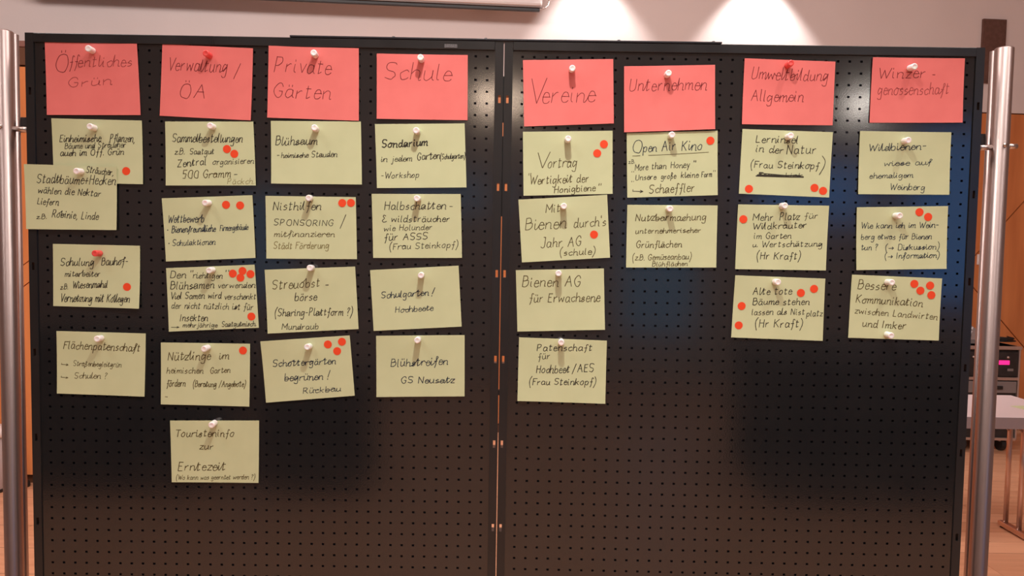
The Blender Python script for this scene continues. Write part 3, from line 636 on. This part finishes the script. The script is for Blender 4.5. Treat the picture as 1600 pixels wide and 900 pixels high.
# ------------------------------------------------------------------ projection screen and panel on the far wall
sroot = thing('projection_screen', 'long white projection screen housing with black bottom bar high on the wall', 'projection screen', (0, 0, 0))
so = -.16
def pl(px, py): return on_wall(px, py, so)
a = pl(430, -1.2); b_ = pl(843, 15.2); zb = b_.z
ang = math.atan(WS)
sroot.location = (b_.x, b_.y, zb); sroot.rotation_euler = (0, 0, ang)
Ls = 3.6
bm = bmesh.new(); box(bm, -Ls, 0, -.02, .012, -.016, .012, .002); obj('bottom_bar', bm, M['black'], sroot)
bm = bmesh.new(); box(bm, -Ls-.02, .015, -.05, .09, .013, .16, .018); obj('housing', bm, M['whiteplastic'], sroot)
bm = bmesh.new(); box(bm, -Ls, .015, -.035, -.008, .006, .013); obj('slot_lip', bm, M['case_grey'], sroot)
bm = bmesh.new()
pts = [Vector((.02+.045*math.sin(t*math.pi/10), -.03, .055-.055*math.cos(t*math.pi/10))) for t in range(11)]
for p, q in zip(pts, pts[1:]): tube(bm, p, q, .006, 8)
obj('end_bracket', bm, M['bolt'], sroot, True)
for x in (-3.2, -.4):
    bm = bmesh.new(); box(bm, x-.03, x+.03, .085, .158, .05, .14); obj('wall_bracket', bm, M['black'], sroot)
# brown column loudspeaker recess
a = on_wall(1537.5, 28.5, -.03); b_ = on_wall(1569, 130, -.03)
rt_ = thing('wall_speaker', 'tall dark brown cloth fronted box high on the white wall above the right post', 'loudspeaker', ((a.x+b_.x)/2, wall_y((a.x+b_.x)/2)-.002, b_.z), ang)
wd = (b_.x-a.x)/2; hh = a.z-b_.z
bm = bmesh.new(); box(bm, -wd, wd, -.022, 0, 0, hh, .003); obj('housing', bm, M['brown'], rt_)
bm = bmesh.new(); box(bm, -wd+.012, wd-.012, -.026, -.021, .012, hh-.012, .002); obj('grille', bm, M['brown'], rt_)
# beige switch plate on the wood
a = on_wall(1530, 404)
sw = thing('light_switch', 'small beige switch plate on the wooden wall left of the right post', 'switch', (a.x, a.y-.001, a.z-.05), ang)
bm = bmesh.new(); box(bm, -.022, .022, -.010, 0, 0, .085, .003); obj('plate', bm, M['whiteplastic'], sw)
bm = bmesh.new(); box(bm, -.014, .014, -.016, -.009, .02, .065, .002); obj('rocker', bm, M['whiteplastic'], sw)

# ------------------------------------------------------------------ table on the right
# depth along y from the camera: back edge and front edge read from the picture
zt_ = .708
def on_z(px, py, z):
    d = ray(px, py); t = (z-CAM.z)/d.z; return CAM+d*t
bk = on_z(1580, 617.5, zt_); fr = on_z(1590, 652.5, zt_)
yb_, yf_ = bk.y, fr.y; xr = bk.x
tb = thing('table', 'grey white folding table with chrome legs behind the right post', 'table', (xr-.8, (yb_+yf_)/2, 0))
ox, oy = tb.location.x, tb.location.y
th = .054
bm = bmesh.new(); box(bm, -.8, xr-ox, yf_-oy+.004, yb_-oy, zt_-th, zt_, .003); obj('tabletop', bm, M['table'], tb)
bm = bmesh.new(); box(bm, -.8, xr-ox, yf_-oy, yf_-oy+.0035, zt_-th, zt_-.001, .001); obj('edge_band', bm, M['table_edge'], tb)
for sx in (1, -1):
    g1 = on_z(1571, 817, .03); g2 = g1.copy()
    for _ in range(40):
        v = g2-CAM; px = 800+FPX*v.dot(r2)/v.dot(fw); g2.y += (px-1592)*.004
    X = (g1.x-ox) if sx > 0 else -.72
    for gg in (g1, g2):
        bm = bmesh.new(); tube(bm, (X, gg.y-oy, .03), (X, gg.y-oy, zt_-th), .0125, 18); obj('leg', bm, M['tube'], tb, True)
    bm = bmesh.new(); box(bm, X-.02, X+.02, -.30, .30, .008, .034, .006); obj('foot_bar', bm, M['tube'], tb)
    bm = bmesh.new(); tube(bm, (X, g1.y-oy, .52), (X-sx*.14, g1.y-oy-.02, zt_-th), .008, 10); obj('brace', bm, M['tube'], tb, True)
    bm = bmesh.new(); tube(bm, (X, g2.y-oy, .54), (X-sx*.16, g2.y-oy, zt_-th), .008, 10); obj('brace', bm, M['tube'], tb, True)
    for s in (-.28, .28):
        bm = bmesh.new(); tube(bm, (X, s, 0), (X, s, .009), .014, 12); obj('foot', bm, M['black'], tb)
# a green card left on the table
q = on_z(1598, 637, zt_+.001)
bm = bmesh.new(); box(bm, -.074, .074, -.052, .052, 0, .0008)
o = obj('loose_card', bm, M['green']); o.location = (q.x+.045, q.y, zt_+.0002); o.rotation_euler = (0, 0, .2)
tag(o, 'blank pale green card lying flat on the grey table', 'card')

# ------------------------------------------------------------------ equipment trolley behind the table
def on_y(px, py, Y): return at(px, py, Y)
YR = 4.28
rx1 = on_y(1593, 560, YR).x; rx0 = on_y(1500, 560, YR).x
rc = thing('equipment_trolley', 'black and aluminium equipment flight case on castors by the wooden wall', 'flight case', ((rx0+rx1)/2, YR, 0))
cx_ = rc.location.x; hw_ = (rx1-rx0)/2
def Z(py): return on_y(1560, py, YR).z
zt1, zb1 = Z(541), Z(686)
bm = bmesh.new(); box(bm, -hw_, hw_, .012, .50, zb1, zt1, .004); obj('body', bm, M['case_black'], rc)
bm = bmesh.new(); box(bm, -hw_-.01, hw_+.01, -.012, .51, Z(546), Z(541), .003); o = obj('lid_edge', bm, M['case_alu'], rc)
bm = bmesh.new(); box(bm, -hw_+.007, hw_-.007, .0, .02, Z(588), Z(550), .003); obj('amplifier_front', bm, M['case_black'], rc)
a = on_y(1561, 563, YR); b_ = on_y(1577, 570, YR)
bm = bmesh.new(); box(bm, a.x-cx_, b_.x-cx_, -.003, .004, b_.z, a.z, .001); o = obj('display', bm, M['led'], rc); o['label'] = 'glowing magenta display'
a = on_y(1574, 576, YR); b_ = on_y(1583, 580, YR)
bm = bmesh.new(); box(bm, a.x-cx_, b_.x-cx_, -.002, .004, b_.z, a.z); obj('plate', bm, M['case_grey'], rc)
for kx in (-.12, -.06, .0, .13):
    bm = bmesh.new(); tube(bm, (kx, .004, Z(558)), (kx, -.012, Z(558)), .008, 12); obj('knob', bm, M['case_alu'], rc, True)
bm = bmesh.new(); box(bm, -hw_, hw_, -.004, .012, Z(594), Z(589.5), .001); obj('rail', bm, M['case_alu'], rc)
bm = bmesh.new(); box(bm, -hw_+.01, hw_-.01, .0, .012, Z(614), Z(596), .003); obj('drawer', bm, M['case_grey'], rc)
bm = bmesh.new(); box(bm, .02, .10, -.012, .001, Z(608), Z(603), .002); obj('drawer_handle', bm, M['black'], rc)
bm = bmesh.new(); box(bm, -hw_, hw_, -.004, .012, Z(688), Z(684), .001); obj('rail', bm, M['case_alu'], rc)
for s in (-1, 1):
    bm = bmesh.new(); box(bm, s*hw_-.006, s*hw_+.006, -.006, .03, zb1, zt1, .003); obj('corner_edge', bm, M['case_alu'], rc)
    for yy in (.06, .44):
        bm = bmesh.new(); tube(bm, (s*(hw_-.07)-.016, yy, .05), (s*(hw_-.07)+.016, yy, .05), .05, 18); w_ = obj('castor', bm, M['black'], rc)
        bm = bmesh.new(); box(bm, s*(hw_-.07)-.026, s*(hw_-.07)+.026, yy-.03, yy+.03, .07, zb1, .004); obj('castor_fork', bm, M['case_alu'], w_)
bm = bmesh.new(); box(bm, hw_+.012, hw_+.022, .1, .25, Z(580), Z(562), .003); obj('side_handle', bm, M['black'], rc)
# mixer and cable on the trolley
m0 = on_y(1514, 538, YR+.1); m1 = on_y(1538, 519, YR+.1)
mx = thing('mixing_console', 'small grey mixing desk on top of the equipment flight case', 'mixer', ((m0.x+m1.x)/2, YR+.22, zt1+.006))
wd = (m1.x-m0.x)/2+.05; hh = .06
bm = bmesh.new(); vs = [(-wd, -.13, 0), (wd, -.13, 0), (wd, .13, 0), (-wd, .13, 0), (-wd, -.13, .03), (wd, -.13, .03), (wd, .13, .11), (-wd, .13, .11)]
V = [bm.verts.new(v) for v in vs]
for f in ((0, 1, 2, 3), (4, 5, 6, 7), (0, 1, 5, 4), (1, 2, 6, 5), (2, 3, 7, 6), (3, 0, 4, 7)): bm.faces.new([V[i] for i in f])
obj('desk', bm, M['case_grey'], mx)
for i in range(4):
    for j in range(3):
        x = -wd*.7+i*wd*.46; y = -.08+j*.07; z = .03+(y+.13)/.26*.08
        bm = bmesh.new(); tube(bm, (x, y, z), (x, y-.004, z+.014), .006, 8); obj('knob', bm, M['whiteplastic' if j else 'black'], mx)
bm = bmesh.new(); random.seed(5)
pts = [Vector((.00+.07*math.cos(t*.5)+.02*math.sin(t*1.3), .07*math.sin(t*.5), .006+.0009*t)) for t in range(40)]
for p, q in zip(pts, pts[1:]): tube(bm, p, q, .005, 6, False)
o = obj('cable_coil', bm, M['black']); o.location = (on_y(1572, 538, YR+.15).x, YR+.2, zt1+.006)
tag(o, 'loose coil of black cable on the equipment flight case lid', 'cable')

# ------------------------------------------------------------------ bin and doorstop at the left
b0 = on_z(-14, 764, 0.0)
bn = thing('waste_bin', 'grey waste bin with a white lid left of the left steel post', 'bin', (b0.x, min(b0.y, YL-.13), 0))
Yb = bn.location.y; ztop = on_y(4, 672, Yb-.06).z
rr = (on_y(11, 720, Yb).x - b0.x)
bm = bmesh.new(); lathe(bm, [(0, .002), (rr*.86, .002), (rr*.9, .012), (rr, ztop-.05), (rr*.97, ztop-.05), (rr*.8, .02), (0, .02)], 32); obj('body', bm, M['bin'], bn, True)
bm = bmesh.new(); lathe(bm, [(0, ztop), (rr*.9, ztop-.004), (rr*1.06, ztop-.018), (rr*1.08, ztop-.045), (rr*1.01, ztop-.05), (0, ztop-.048)], 32); obj('lid', bm, M['whiteplastic'], bn, True)
bm = bmesh.new(); lathe(bm, [(rr*.88, 0), (rr*.93, .002), (rr*.93, .018), (rr*.90, .02)], 32); obj('base_ring', bm, M['black'], bn, True)
d0 = on_z(44, 757, 0.0); yy = min(d0.y, YL-.05)
bm = bmesh.new(); lathe(bm, [(0, 0), (.032, 0), (.034, .01), (.030, .03), (.018, .042), (0, .044)], 20)
o = obj('door_stop', bm, M['black'], None, True); o.location = (d0.x, yy, 0); tag(o, 'small black rubber door stop on the floor at the foot of the timber partition', 'door stop')

# unseen black blocks shaped like draped tables, added only to darken the lacquer reflections
def draped(x0, x1, y0, y1, h, lab):
    t = thing('reflection_block', lab, 'table', ((x0+x1)/2, (y0+y1)/2, 0), 0, 'black blocks added behind the camera to darken reflections')
    w, d = (x1-x0)/2, (y1-y0)/2
    bm = bmesh.new(); box(bm, -w, w, -d, d, h-.03, h, .004); obj('tabletop', bm, M['refl_dark'], t)
    bm = bmesh.new(); n = 60; top = []; bot = []
    per = [(-w, -d), (w, -d), (w, d), (-w, d)]
    for k in range(4):
        a, b = Vector(per[k]), Vector(per[(k+1) % 4])
        for i in range(n//4):
            p = a.lerp(b, i/(n//4)); c = p.normalized()
            top.append(bm.verts.new((p.x*1.002, p.y*1.002, h+.001)))
            f = .012+.010*math.sin(i*2.1+k)
            bot.append(bm.verts.new((p.x+c.x*f, p.y+c.y*f, .012)))
    m = len(top)
    for i in range(m): bm.faces.new((top[i], top[(i+1) % m], bot[(i+1) % m], bot[i]))
    bm.faces.new(top)
    obj('cloth', bm, M['refl_dark'], t)
draped(-3.1, -1.75, -3.9, -3.1, .86, 'unseen black table-shaped block added behind the camera to darken reflections, the leftmost')
draped(-1.40, -.80, -3.7, -3.1, .66, 'small low unseen black block added behind the camera to darken reflections')
draped(1.45, 2.75, -3.9, -3.1, .84, 'unseen black table-shaped block added behind the camera to darken reflections, the rightmost')
